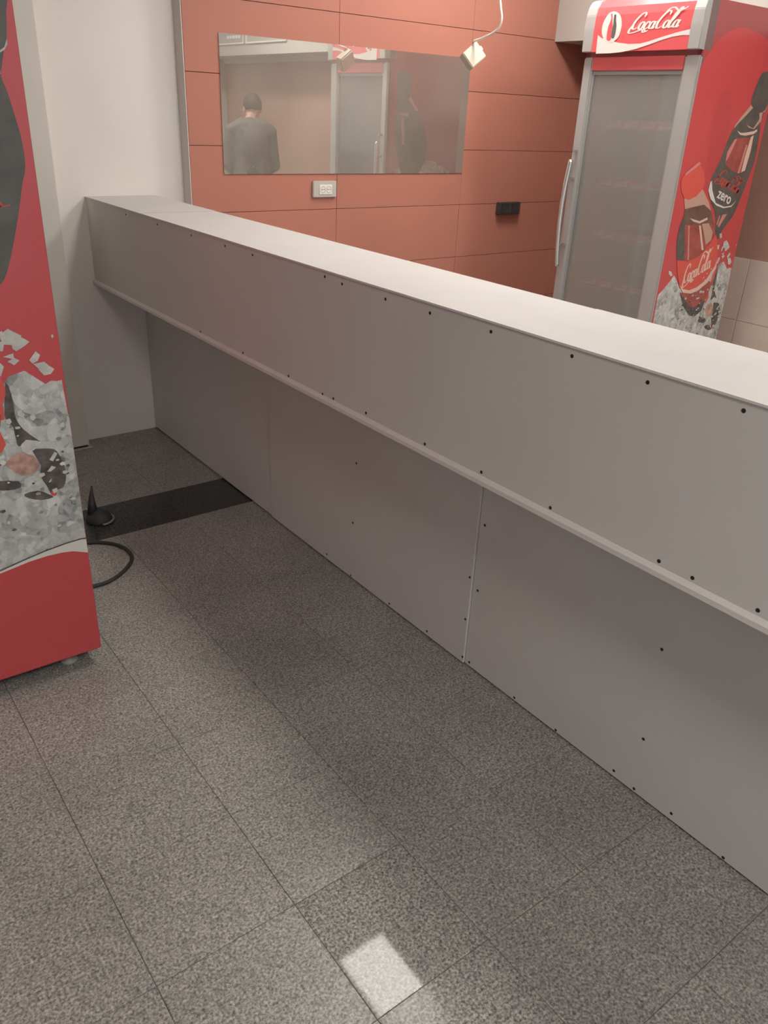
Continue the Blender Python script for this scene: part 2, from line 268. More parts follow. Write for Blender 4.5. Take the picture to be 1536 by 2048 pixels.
def veiled_glass(name, haze):
    m, n, l, b = new_mat(name)
    n.remove(b)
    out = n['Material Output']
    tr = n.new('ShaderNodeBsdfTransparent'); tr.inputs['Color'].default_value = (0.95, 0.96, 0.94, 1)
    d = n.new('ShaderNodeBsdfDiffuse'); d.inputs['Color'].default_value = (0.78, 0.765, 0.72, 1)  # pale diffuse share paints a foggy reflection into the pane
    g = n.new('ShaderNodeBsdfGlossy'); g.inputs['Roughness'].default_value = 0.03
    m1 = n.new('ShaderNodeMixShader'); m1.inputs['Fac'].default_value = haze
    fr = n.new('ShaderNodeFresnel'); fr.inputs['IOR'].default_value = 1.5
    m2 = n.new('ShaderNodeMixShader')
    l.new(tr.outputs['BSDF'], m1.inputs[1]); l.new(d.outputs['BSDF'], m1.inputs[2])
    l.new(fr.outputs['Fac'], m2.inputs['Fac']); l.new(m1.outputs['Shader'], m2.inputs[1]); l.new(g.outputs['BSDF'], m2.inputs[2])
    l.new(m2.outputs['Shader'], out.inputs['Surface'])
    return m

M = {}
M['white_wall'] = plain('white_wall_paint', (0.77, 0.735, 0.685), 0.75, var=0.03, scale=2, bump=0.15, bscale=120)
M['pilaster'] = plain('grey_pilaster_paint', (0.66, 0.64, 0.57), 0.6, var=0.03)
M['orange'] = plain('orange_panel_laminate', (0.455, 0.187, 0.136), 0.5, spec=0.35, var=0.05, scale=1.5)
M['orange2'] = plain('orange_panel_laminate_b', (0.445, 0.183, 0.133), 0.5, spec=0.35, var=0.05, scale=1.7)
M['joint'] = plain('panel_joint_dark', (0.20, 0.075, 0.055), 0.8)
M['trim_grey'] = plain('cladding_edge_grey', (0.62, 0.57, 0.53), 0.6)
M['terracotta'] = plain('terracotta_wall_paint', (0.41, 0.245, 0.185), 0.7, var=0.04)
M['beige_tile'] = plain('beige_wall_tile', (0.68, 0.59, 0.50), 0.4, var=0.06, scale=6)
M['beige_grout'] = plain('beige_wall_grout', (0.56, 0.48, 0.40), 0.8)
M['ceiling'] = plain('ceiling_white', (0.78, 0.76, 0.73), 0.8)
M['hall_wall'] = plain('hall_wall_paint', (0.45, 0.43, 0.40), 0.8)
M['granite'] = granite('granite_tile_grey', 1.30, 0.30)
M['granite_b'] = granite('granite_tile_grey_b', 1.28, 0.33)
M['granite_c'] = granite('granite_tile_grey_c', 1.33, 0.31)
M['granite_polished'] = granite('granite_tile_polished', 1.30, 0.045, spec=0.13)
M['granite_semi'] = granite('granite_tile_semi_polished', 1.30, 0.11, spec=0.07)
M['granite_black'] = granite('granite_tile_black', 0.20, 0.25)
M['granite_far'] = granite('granite_floor_tiled', 1.30, 0.32, tiled=True)
M['grout'] = plain('floor_grout', (0.20, 0.19, 0.175), 0.9, var=0.5, scale=5)
M['board'] = plain('plasterboard_grey', (0.66, 0.64, 0.615), 0.55, spec=0.4, var=0.03, scale=2.5)
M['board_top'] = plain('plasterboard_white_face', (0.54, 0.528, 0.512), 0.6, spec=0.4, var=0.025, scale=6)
M['board_edge'] = plain('plasterboard_edge', (0.74, 0.71, 0.68), 0.7)
M['screw'] = plain('black_screw', (0.012, 0.012, 0.012), 0.5)
M['crack'] = plain('board_joint', (0.30, 0.28, 0.26), 0.9)
M['dark'] = plain('dark_gap', (0.02, 0.02, 0.02), 0.8)
M['mirror'] = dusty_veiled_mirror('dusty_veiled_mirror')
M['mirror_edge'] = plain('mirror_edge', (0.30, 0.33, 0.30), 0.3)
M['red'] = plain('fridge_red_vinyl', (0.55, 0.070, 0.074), 0.35, spec=0.5, coat=0.25)
M['red_dark'] = plain('fridge_dark_red_vinyl', (0.38, 0.075, 0.078), 0.35, spec=0.5, coat=0.25)
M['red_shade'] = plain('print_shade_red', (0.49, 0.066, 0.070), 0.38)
M['header_red'] = plain('fridge_header_red', (0.70, 0.105, 0.115), 0.28, coat=0.35)
M['print_white'] = plain('print_white', (0.70, 0.67, 0.62), 0.4)
M['print_cream'] = plain('print_cream', (0.72, 0.52, 0.42), 0.4)
M['print_tan'] = plain('print_tan', (0.52, 0.33, 0.25), 0.4)
M['print_pink'] = plain('print_pink', (0.60, 0.24, 0.21), 0.4)
M['print_cola'] = plain('print_cola_red', (0.36, 0.085, 0.072), 0.4, var=0.25, scale=14)
M['print_black'] = plain('print_black', (0.105, 0.098, 0.088), 0.4, var=0.2, scale=20)
M['print_brown'] = plain('print_brown', (0.17, 0.095, 0.072), 0.4, var=0.3, scale=16)
M['print_label'] = plain('print_label_red', (0.66, 0.10, 0.075), 0.4)
M['print_script_red'] = plain('print_script_red', (0.50, 0.075, 0.05), 0.4)
M['print_chunk'] = plain('print_ice_chunk', (0.54, 0.53, 0.49), 0.4, var=0.16, scale=40)
M['print_icegrey'] = plain('print_ice_grey', (0.30, 0.31, 0.30), 0.4, var=0.3, scale=40)
M['print_darkice'] = plain('print_dark_ice', (0.095, 0.080, 0.075), 0.4, var=0.55, scale=45)
M['print_pinkice'] = plain('print_pink_ice', (0.46, 0.27, 0.22), 0.4, var=0.4, scale=40)
M['strip_red'] = plain('shelf_strip_red', (0.80, 0.17, 0.17), 0.4)
M['print_ice'] = ice_mat('print_ice_pile')
M['silver'] = plain('silver_plastic', (0.44, 0.432, 0.415), 0.42, metal=0.25)
M['silver_dark'] = plain('silver_plastic_side', (0.36, 0.355, 0.34), 0.45, metal=0.25)
M['liner'] = plain('fridge_liner', (0.80, 0.80, 0.75), 0.5)
M['rubber'] = plain('black_rubber', (0.035, 0.034, 0.033), 0.6)
M['steel'] = plain('brushed_steel', (0.62, 0.61, 0.59), 0.25, metal=0.9)
M['glass'] = veiled_glass('veiled_door_glass', 0.25)
M['shelf_wire'] = plain('shelf_wire_white', (0.6, 0.6, 0.58), 0.4)
M['foot'] = plain('pale_plastic_foot', (0.30, 0.29, 0.27), 0.5)
M['fascia'] = plain('fascia_grey', (0.50, 0.48, 0.44), 0.6, var=0.02)
M['menu'] = plain('menu_board_grey', (0.42, 0.40, 0.365), 0.5)
M['menu_print'] = plain('menu_board_print', (0.85, 0.82, 0.76), 0.5)
M['socket_grey'] = plain('socket_plate_grey', (0.50, 0.47, 0.43), 0.45)
M['socket_white'] = plain('socket_white', (0.80, 0.77, 0.70), 0.35)
M['socket_hole'] = plain('socket_well_shade', (0.46, 0.43, 0.38), 0.5)
M['cable_white'] = plain('white_cable', (0.92, 0.80, 0.72), 0.45)
M['box_beige'] = plain('beige_socket_plastic', (0.56, 0.51, 0.40), 0.45)
M['black_plastic'] = plain('black_plastic', (0.05, 0.048, 0.047), 0.4)
M['lamp_frame'] = plain('lamp_frame_white', (0.8, 0.8, 0.8), 0.4)
M['skin'] = plain('skin', (0.58, 0.36, 0.26), 0.5)
M['hair'] = plain('short_dark_hair', (0.055, 0.038, 0.028), 0.7, var=0.3, scale=60)
M['sweater'] = plain('dark_grey_sweater', (0.12, 0.12, 0.11), 0.9, var=0.12, scale=12, bump=0.4, bscale=150)
M['trousers'] = plain('black_trousers', (0.03, 0.03, 0.035), 0.85)
M['shoe'] = plain('black_shoe', (0.02, 0.02, 0.02), 0.45)

# ------------------------------------------------------------------ helpers
def link(name, me, mat, parent=None):
    o = bpy.data.objects.new(name, me)
    C.objects.link(o)
    if mat is not None and not me.materials:
        for m in (mat if isinstance(mat, (list, tuple)) else [mat]):
            me.materials.append(m)
    if parent is not None:
        o.parent = parent
    return o

def tag(o, label=None, cat=None, group=None, kind=None):
    if label: o['label'] = label
    if cat: o['category'] = cat
    if group: o['group'] = group
    if kind: o['kind'] = kind
    return o

def empty(name, loc, label, cat, group=None):
    o = bpy.data.objects.new(name, None)
    o.empty_display_size = 0.1
    C.objects.link(o)
    o.location = loc
    return tag(o, label, cat, group)

def box_bm(bm, x0, x1, y0, y1, z0, z1):
    vs = [bm.verts.new(p) for p in ((x0, y0, z0), (x1, y0, z0), (x1, y1, z0), (x0, y1, z0), (x0, y0, z1), (x1, y0, z1), (x1, y1, z1), (x0, y1, z1))]
    for f in ((0, 3, 2, 1), (4, 5, 6, 7), (0, 1, 5, 4), (1, 2, 6, 5), (2, 3, 7, 6), (3, 0, 4, 7)):
        bm.faces.new([vs[i] for i in f])

def finish(bm, name, smooth=False):
    me = bpy.data.meshes.new(name)
    bmesh.ops.recalc_face_normals(bm, faces=bm.faces)
    bm.to_mesh(me)
    bm.free()
    if smooth:
        for p in me.polygons:
            p.use_smooth = True
    return me

def box_mesh(name, x0, x1, y0, y1, z0, z1, bevel=0.0, seg=2):
    bm = bmesh.new()
    box_bm(bm, min(x0, x1), max(x0, x1), min(y0, y1), max(y0, y1), min(z0, z1), max(z0, z1))
    if bevel > 0:
        bmesh.ops.bevel(bm, geom=list(bm.edges), offset=bevel, segments=seg, affect='EDGES', clamp_overlap=True)
    return finish(bm, name)

def box(name, x0, x1, y0, y1, z0, z1, mat, parent=None, bevel=0.0, off=(0, 0, 0)):
    me = box_mesh(name, x0 - off[0], x1 - off[0], y0 - off[1], y1 - off[1], z0 - off[2], z1 - off[2], bevel)
    return link(name, me, mat, parent)

def struct(name, *a, **k):
    o = box(name, *a, **k)
    o['kind'] = 'structure'
    return o

def prism(name, prof, axis, a0, a1, mat, parent=None, bevel=0.0):
    """profile polygon extruded along an axis: 'y' takes (x, z), 'z' takes (x, y), 'x' takes (y, z)"""
    bm = bmesh.new()
    def pt(p, a):
        return {'y': (p[0], a, p[1]), 'z': (p[0], p[1], a), 'x': (a, p[0], p[1])}[axis]
    v0 = [bm.verts.new(pt(p, a0)) for p in prof]
    v1 = [bm.verts.new(pt(p, a1)) for p in prof]
    n = len(prof)
    bm.faces.new(v0[::-1]); bm.faces.new(v1)
    for i in range(n):
        bm.faces.new((v0[i], v0[(i + 1) % n], v1[(i + 1) % n], v1[i]))
    if bevel > 0:
        bmesh.ops.bevel(bm, geom=list(bm.edges), offset=bevel, segments=2, affect='EDGES', clamp_overlap=True)
    return link(name, finish(bm, name), mat, parent)

def tube_bm(bm, pts, r, n=10, closed_ends=True):
    pts = [Vector(p) for p in pts]
    rs = r if isinstance(r, (list, tuple)) else [r] * len(pts)
    rings = []
    up = Vector((0, 0, 1))
    prev = None
    for i, p in enumerate(pts):
        t = (pts[min(i + 1, len(pts) - 1)] - pts[max(i - 1, 0)]).normalized()
        if prev is None:
            a = up if abs(t.dot(up)) < 0.95 else Vector((1, 0, 0))
            u = t.cross(a).normalized()
        else:
            u = (prev - t * prev.dot(t)).normalized()
        prev = u
        v = t.cross(u)
        rings.append([bm.verts.new(p + (u * math.cos(2 * math.pi * k / n) + v * math.sin(2 * math.pi * k / n)) * rs[i]) for k in range(n)])
    for a, b in zip(rings, rings[1:]):
        for k in range(n):
            bm.faces.new((a[k], a[(k + 1) % n], b[(k + 1) % n], b[k]))
    if closed_ends:
        bm.faces.new(rings[0][::-1]); bm.faces.new(rings[-1])

def tube(name, pts, r, mat, parent=None, n=10):
    bm = bmesh.new()
    tube_bm(bm, pts, r, n)
    return link(name, finish(bm, name, True), mat, parent)

def catmull(P, k=8, closed=False):
    P = [Vector(p) for p in P]
    n = len(P)
    out = []
    rng = range(n if closed else n - 1)
    for i in rng:
        if closed:
            p0, p1, p2, p3 = P[(i - 1) % n], P[i], P[(i + 1) % n], P[(i + 2) % n]
        else:
            p0, p1, p2, p3 = P[max(i - 1, 0)], P[i], P[i + 1], P[min(i + 2, n - 1)]
        for j in range(k):
            t = j / k
            out.append(0.5 * ((2 * p1) + (-p0 + p2) * t + (2 * p0 - 5 * p1 + 4 * p2 - p3) * t * t + (-p0 + 3 * p1 - 3 * p2 + p3) * t ** 3))
    if not closed:
        out.append(P[-1])
    return out

def lathe(name, prof, mat, parent=None, n=20, loc=(0, 0, 0)):
    bm = bmesh.new()
    rings = []
    for r, z in prof:
        rings.append([bm.verts.new((loc[0] + r * math.cos(2 * math.pi * k / n), loc[1] + r * math.sin(2 * math.pi * k / n), loc[2] + z)) for k in range(n)])
    for a, b in zip(rings, rings[1:]):
        for k in range(n):
            bm.faces.new((a[k], a[(k + 1) % n], b[(k + 1) % n], b[k]))
    bm.faces.new(rings[0][::-1]); bm.faces.new(rings[-1])
    return link(name, finish(bm, name, True), mat, parent)

class Print:
    """flat print: polygons with a material each, laid in thin layers on a panel"""
    def __init__(self, place, xmin=None, xmax=None, step=0.00022):
        self.v, self.f, self.mi, self.mats = [], [], [], []
        self.place, self.xmin, self.xmax, self.step = place, xmin, xmax, step
    def slot(self, m):
        if m not in self.mats:
            self.mats.append(m)
        return self.mats.index(m)
    def poly(self, pts, mat, layer, smooth=0):
        if smooth:
            pts = [(p.x, p.y) for p in catmull([(a, b, 0) for a, b in pts], smooth, True)]
        if self.xmin is not None:
            pts = [(min(max(a, self.xmin), self.xmax), b) for a, b in pts]
        self.n = getattr(self, 'n', 0) + 1
        base = len(self.v)
        tris = tessellate_polygon([[Vector((a, b, 0)) for a, b in pts]])
        self.v += [self.place(a, b, layer * self.step + self.n * 0.000012) for a, b in pts]
        for t in tris:
            self.f.append([base + i for i in t]); self.mi.append(self.slot(mat))
    def tris(self, pts, faces, mat, layer):
        base = len(self.v)
        self.v += [self.place(a, b, layer * self.step) for a, b in pts]
        for t in faces:
            self.f.append([base + i for i in t]); self.mi.append(self.slot(mat))
    def build(self, name, parent):
        me = bpy.data.meshes.new(name)
        me.from_pydata(self.v, [], self.f)
        for m in self.mats:
            me.materials.append(m)
        me.polygons.foreach_set('material_index', self.mi)
        me.update()
        return link(name, me, None, parent)

# flowing script lettering, drawn with a broad pen along centre lines (unit: x-height)
SCRIPT = [
    ([(1.60, 1.72), (1.66, 2.08), (1.36, 2.36), (0.88, 2.10), (0.46, 1.40), (0.30, 0.70), (0.46, 0.16), (0.80, 0.04), (1.14, 0.26)], False),
    ([(0.42, 0.95), (0.10, 0.30), (0.02, -0.25), (0.30, -0.52), (1.00, -0.44), (1.90, -0.16), (2.50, -0.10), (3.05, -0.42)], False),
    ([(2.25, -0.14), (2.55, -0.46), (2.90, -0.40), (3.30, -0.22)], False),
    ([(1.42, 0.50), (1.52, 0.86), (1.78, 1.02), (2.04, 0.86), (2.10, 0.50), (2.00, 0.14), (1.74, -0.02), (1.50, 0.14)], True),
    ([(2.98, 0.74), (2.88, 0.98), (2.62, 0.96), (2.36, 0.50), (2.48, 0.06), (2.76, 0.02), (2.98, 0.20)], False),
    ([(3.18, 0.50), (3.28, 0.86), (3.52, 1.00), (3.76, 0.86), (3.84, 0.50), (3.74, 0.14), (3.50, 0.0), (3.26, 0.14)], True),
    ([(3.98, 1.02), (3.82, 0.40), (3.88, 0.02), (4.14, 0.22)], False),
    ([(4.14, 0.92), (4.34, 1.02), (4.52, 0.98)], False),
    ([(5.66, 1.80), (5.70, 2.14), (5.38, 2.40), (4.92, 2.10), (4.52, 1.40), (4.36, 0.62), (4.54, 0.06), (4.94, 0.02), (5.24, 0.26)], False),
    ([(4.72, 1.90), (5.15, 2.62), (5.85, 2.80), (6.50, 2.45), (7.00, 2.25), (7.30, 2.50), (7.15, 2.75), (6.98, 2.5), (7.5, 2.45), (8.0, 2.80)], False),
    ([(5.50, 0.50), (5.60, 0.86), (5.86, 1.02), (6.12, 0.86), (6.18, 0.50), (6.08, 0.14), (5.82, -0.02), (5.58, 0.14)], True),
    ([(6.30, 0.36), (6.78, 1.40), (6.96, 2.08), (6.74, 2.26), (6.52, 1.60), (6.40, 0.60), (6.52, 0.04), (6.80, 0.08), (6.98, 0.36)], False),
    ([(7.06, 0.50), (7.16, 0.86), (7.40, 1.00), (7.64, 0.86), (7.72, 0.50), (7.62, 0.14), (7.38, 0.0), (7.14, 0.14)], True),
    ([(7.88, 1.02), (7.70, 0.40), (7.78, 0.02), (8.10, 0.26)], False),
]

def script_shapes(shear=0.38, bold=1.0):
    shapes = []
    for pts, closed in SCRIPT:
        P = catmull([(x, y, 0) for x, y in pts], 7, closed)
        n = len(P)
        vs, fs = [], []
        for i, p in enumerate(P):
            a = P[(i + 1) % n] if (closed or i < n - 1) else P[i]
            b = P[(i - 1) % n] if (closed or i > 0) else P[i]
            t = (a - b).normalized()
            nrm = Vector((-t.y, t.x, 0))
            wdt = (0.065 + 0.125 * abs(t.y) ** 1.5) * bold
            if not closed:
                e = min(i, n - 1 - i) / (n * 0.18)
                wdt *= min(1.0, 0.45 + 0.55 * e)
            for s in (1, -1):
                q = p + nrm * wdt * s
                vs.append(((q.x + shear * q.y) / 8.6, q.y / 2.4))
        m = n if closed else n - 1
        for i in range(m):
            j = (i + 1) % n
            fs.append((2 * i, 2 * j, 2 * j + 1)); fs.append((2 * i, 2 * j + 1, 2 * i + 1))
        shapes.append((vs, fs))
    return shapes

def put_script(pr, org, end, height, mat, layer, shear=0.38, bold=1.0):
    ux, uy = end[0] - org[0], end[1] - org[1]
    L = math.hypot(ux, uy)
    sgn = 1.0
    vx, vy = -uy / L * height * sgn, ux / L * height * sgn
    if vy < 0:
        vx, vy = -vx, -vy
    for vs, fs in script_shapes(shear, bold):
        pr.tris([(org[0] + u * ux + v * vx, org[1] + u * uy + v * vy) for u, v in vs], fs, mat, layer)

def put_text(pr, text, org, end, height, mat, layer):
    cu = bpy.data.curves.new('lettering', 'FONT')
    cu.body = text
    cu.size = 1.0
    cu.offset = 0.02
    o = bpy.data.objects.new('lettering', cu)
    C.objects.link(o)
    dg = bpy.context.evaluated_depsgraph_get()
    me = bpy.data.meshes.new_from_object(o.evaluated_get(dg))
    bpy.data.objects.remove(o)
    xs = [v.co.x for v in me.vertices]; ys = [v.co.y for v in me.vertices]
    x0, x1, y0, y1 = min(xs), max(xs), min(ys), max(ys)
    ux, uy = end[0] - org[0], end[1] - org[1]
    L = math.hypot(ux, uy)
    vx, vy = -uy / L * height, ux / L * height
    if vy < 0:
        vx, vy = -vx, -vy
    pts = [(org[0] + (v.co.x - x0) / (x1 - x0) * ux + (v.co.y - y0) / (y1 - y0) * vx, org[1] + (v.co.x - x0) / (x1 - x0) * uy + (v.co.y - y0) / (y1 - y0) * vy) for v in me.vertices]
    pr.tris(pts, [list(p.vertices) for p in me.polygons], mat, layer)
    bpy.data.meshes.remove(me)

# ------------------------------------------------------------------ the setting
YB = 3.88          # white wall plane
YO = 3.80          # face of the orange cladding
XR = 4.42          # right wall
XL, YF = -3.2, -4.0

def structure_tag(o):
    o['kind'] = 'structure'
    return o

# floor: grout bed under single granite tiles on the customer side, tiled slab elsewhere
floor = struct('floor', -0.908, 1.50, -0.485, YB + 0.1, -0.06, -0.0022, M['grout'])
struct('floor_service', 1.50, XR, YF, YB, -0.06, 0.0, M['granite_far'])
struct('floor_hall', XL, -0.908, YF, YB, -0.06, 0.0, M['granite_far'])
struct('floor_entrance', -0.908, 1.50, YF, -0.485, -0.06, 0.0, M['granite_far'])
XJ = [-0.908, -0.608, -0.308, -0.008, 0.292, 0.605, 0.893, 1.187, 1.498]
YJ = [-0.485, -0.185, 0.115, 0.415, 0.716, 1.017, 1.316, 1.612, 1.915, 2.215, 2.515, 2.828, 3.113, 3.41, 3.70, 3.879]
rt = random.Random(3)
for i in range(len(XJ) - 1):
    for j in range(len(YJ) - 1):
        hx, hy = (XJ[i + 1] - XJ[i]) / 2, (YJ[j + 1] - YJ[j]) / 2
        me = box_mesh('tile', -hx + 0.0008, hx - 0.0008, -hy + 0.0008, hy - 0.0008, -0.011, 0.0, bevel=0.0006, seg=1)
        m = M[rt.choice(['granite', 'granite', 'granite_b', 'granite_c'])]
        if abs(YJ[j] - 2.828) < 0.01:
            m = M['granite_black']
        if i == 5 and abs(YJ[j] - 0.716) < 0.01:
            m = M['granite_polished']
        if i == 5 and abs(YJ[j] - 0.415) < 0.01:
            m = M['granite_semi']
        t = link('tile', me, m, floor)
        t.location = (XJ[i] + hx, YJ[j] + hy, rt.uniform(-0.0004, 0.0))

ceiling = struct('ceiling', XL, XR + 0.2, YF, YB + 0.2, CEIL, CEIL + 0.1, M['ceiling'])
struct('wall_back_left', XL, 1.7301, YB, YB + 0.15, -0.002, CEIL, M['white_wall'])
struct('wall_left', XL - 0.12, XL, YF, YB + 0.15, 0.0, CEIL, M['hall_wall'])
pil = struct('wall_pilaster', 0.62, 1.103, 3.78, YB, 0.014, CEIL, M['pilaster'])
box('base_gap', 0.625, 1.098, 3.786, YB, 0.0, 0.014, M['dark'], pil)
box('base_plate', 0.615, 1.118, 3.772, YB, -0.0005, 0.003, M['trim_grey'], pil)

# orange cladding of separate panels
wall_back = struct('wall_back', 1.7305, XR, 3.815, 3.95, 0.0, CEIL, M['joint'])
box('edge_trim', 1.727, 1.731, YO, 3.88, 0.0, CEIL, M['trim_grey'], wall_back)
ZJ = [0.0, 0.165, 0.465, 0.765, 1.065, 1.363, 1.664, 1.962, 2.262, 2.562, CEIL]
XP = [1.732, 2.556, 3.435, 4.315, XR]
for a in range(len(XP) - 1):
    for b in range(len(ZJ) - 1):
        me = box_mesh('panel', XP[a] + 0.001, XP[a + 1] - 0.001, YO + rt.uniform(0, 0.0008), 3.816, ZJ[b] + 0.0012, ZJ[b + 1] - 0.0012, bevel=0.0006, seg=1)
        link('panel', me, M[rt.choice(['orange', 'orange2'])], wall_back)

# right wall: painted above, beige tiles below
wall_right = struct('wall_right', XR, XR + 0.15, YF, 3.95, 0.897, CEIL, M['terracotta'])
dado = struct('wall_right_dado', XR - 0.004, XR + 0.15, YF, 3.95, 0.0, 0.897, M['beige_grout'])
y = 3.80
while y > 0.3:
    for (z0, z1) in ((0.0, 0.262), (0.262, 0.562), (0.562, 0.897)):
        link('tile', box_mesh('tile', XR - 0.012, XR - 0.003, y - 0.448, y - 0.002, z0 + 0.0012, z1 - 0.0012, bevel=0.001, seg=1), M['beige_tile'], dado)
    y -= 0.45
# bulkhead over the right wall with its end pier
XFA = 4.088
struct('wall_bulkhead', XFA, XR, -1.45, YO, 1.955, CEIL, M['fascia'])
struct('wall_pier', 4.30, XR, -1.45, -1.10, 0.0, 1.955, M['fascia'])
struct('trim_bulkhead', XR - 0.03, XR, -1.10, YO, 1.915, 1.955, M['fascia'])

# ------------------------------------------------------------------ ceiling panels
for x, yy, hx, hy, s, lab in LAMPS:
    r = empty('ceiling_light', (x, yy, CEIL), lab, 'ceiling light', 'ceiling light panels')
    bm = bmesh.new()
    for q in ((-hx - 0.02, hx + 0.02, -hy - 0.02, -hy), (-hx - 0.02, hx + 0.02, hy, hy + 0.02), (-hx - 0.02, -hx, -hy, hy), (hx, hx + 0.02, -hy, hy)):
        box_bm(bm, *q, -0.02, 0.0)
    bmesh.ops.remove_doubles(bm, verts=bm.verts, dist=1e-5)
    link('frame', finish(bm, 'frame'), M['lamp_frame'], r)
    box('diffuser', -hx, hx, -hy, hy, -0.012, 0.0, emissive('lamp_diffuser', LAMP_COLOR, s), r)

# ------------------------------------------------------------------ counter
XC, XB = 1.255, 1.576          # front and back edge of the upper band
ZT, ZB = 1.143, 0.762
YE = -0.85
counter = empty('counter', (1.41, 1.5, 0.0), 'long boxy counter clad in screwed grey plasterboard with a white top', 'counter')
CO = (1.41, 1.5, 0.0)
seams = [YB - 0.001, 3.242, 1.229, YE]
for k in range(3):
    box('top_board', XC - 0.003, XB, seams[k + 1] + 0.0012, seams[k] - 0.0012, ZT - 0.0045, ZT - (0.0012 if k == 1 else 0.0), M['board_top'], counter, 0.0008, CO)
box('top_edge', XC - 0.0045, XC - 0.002, YE, YB - 0.001, ZT - 0.0045, ZT + 0.0006, M['board_edge'], counter, 0.0004, CO)
fb = box('front_board', XC, XC + 0.0125, YE, YB - 0.001, ZB + 0.018, ZT - 0.0045, M['board'], counter, 0.0006, CO)
prof = [(XC - 0.011 - CO[0], ZB), (XC - 0.011 - CO[0], ZB + 0.011), (XC - 0.001 - CO[0], ZB + 0.0185), (XC + 0.06 - CO[0], ZB + 0.0185), (XC + 0.06 - CO[0], ZB)]
prism('bottom_edge', prof, 'y', YE - CO[1], YB - 0.001 - CO[1], M['board_edge'], counter)
box('underside_board', XC + 0.06, 1.492, YE, YB - 0.001, ZB, ZB + 0.0125, M['board'], counter, 0, CO)
box('back_board', XB - 0.0125, XB, YE, YB - 0.001, 0.0, ZT - 0.0045, M['board'], counter, 0, CO)
lows = [YB - 0.001, 2.647, 1.447, 0.247, YE]
xo = [1.484, 1.4775, 1.4835, 1.479]
low_boards = []
for k in range(4):
    low_boards.append(box('lower_board', xo[k], 1.4965, lows[k + 1] + 0.0012, lows[k] - 0.0012, 0.006, ZB, M['board'], counter, 0.0008, CO))
box('board_gap', 1.490, 1.4965, YE, YB - 0.001, 0.0, ZB, M['dark'], counter, 0, CO)
box('end_board', XC + 0.0125, XB - 0.0125, YE, YE + 0.0125, ZB + 0.02, ZT - 0.0045, M['board'], counter, 0, CO)
SCREW = None
def screw(x, yy, z, parent):
    global SCREW
    if SCREW is None:
        bm = bmesh.new()
        n = 10
        prof = [(0.0042, 0.0), (0.0040, -0.0006), (0.0030, -0.0008), (0.0012, -0.0003)]
        rings = [[bm.verts.new((d, r * math.cos(2 * math.pi * k / n), r * math.sin(2 * math.pi * k / n))) for k in range(n)] for r, d in prof]
        for a, b in zip(rings, rings[1:]):
            for k in range(n):
                bm.faces.new((a[k], a[(k + 1) % n], b[(k + 1) % n], b[k]))
        bm.faces.new(rings[-1])
        SCREW = finish(bm, 'screw')
    o = link('screw', SCREW, M['screw'], parent)
    o.location = (x - CO[0], yy - CO[1], z)
for yy, z in BAND_SCREWS + [(2.78, 1.12), (3.08, 1.121), (3.40, 1.12), (2.42, 0.786), (2.75, 0.785), (0.42, 1.12), (0.2, 1.12), (-0.05, 1.12), (0.3, 0.79), (0.05, 0.79)]:
    screw(XC - 0.0002, yy, z, fb)
for yy, z in LOW_SCREWS:
    k = 0 if yy > 2.647 else 1 if yy > 1.447 else 2 if yy > 0.247 else 3
    screw(xo[k] - 0.0002, yy, z, low_boards[k])

# ------------------------------------------------------------------ fridge (front faces -x, origin at the front right corner on the floor)
FW, FD = 0.645, 0.62     # width along y, depth along x

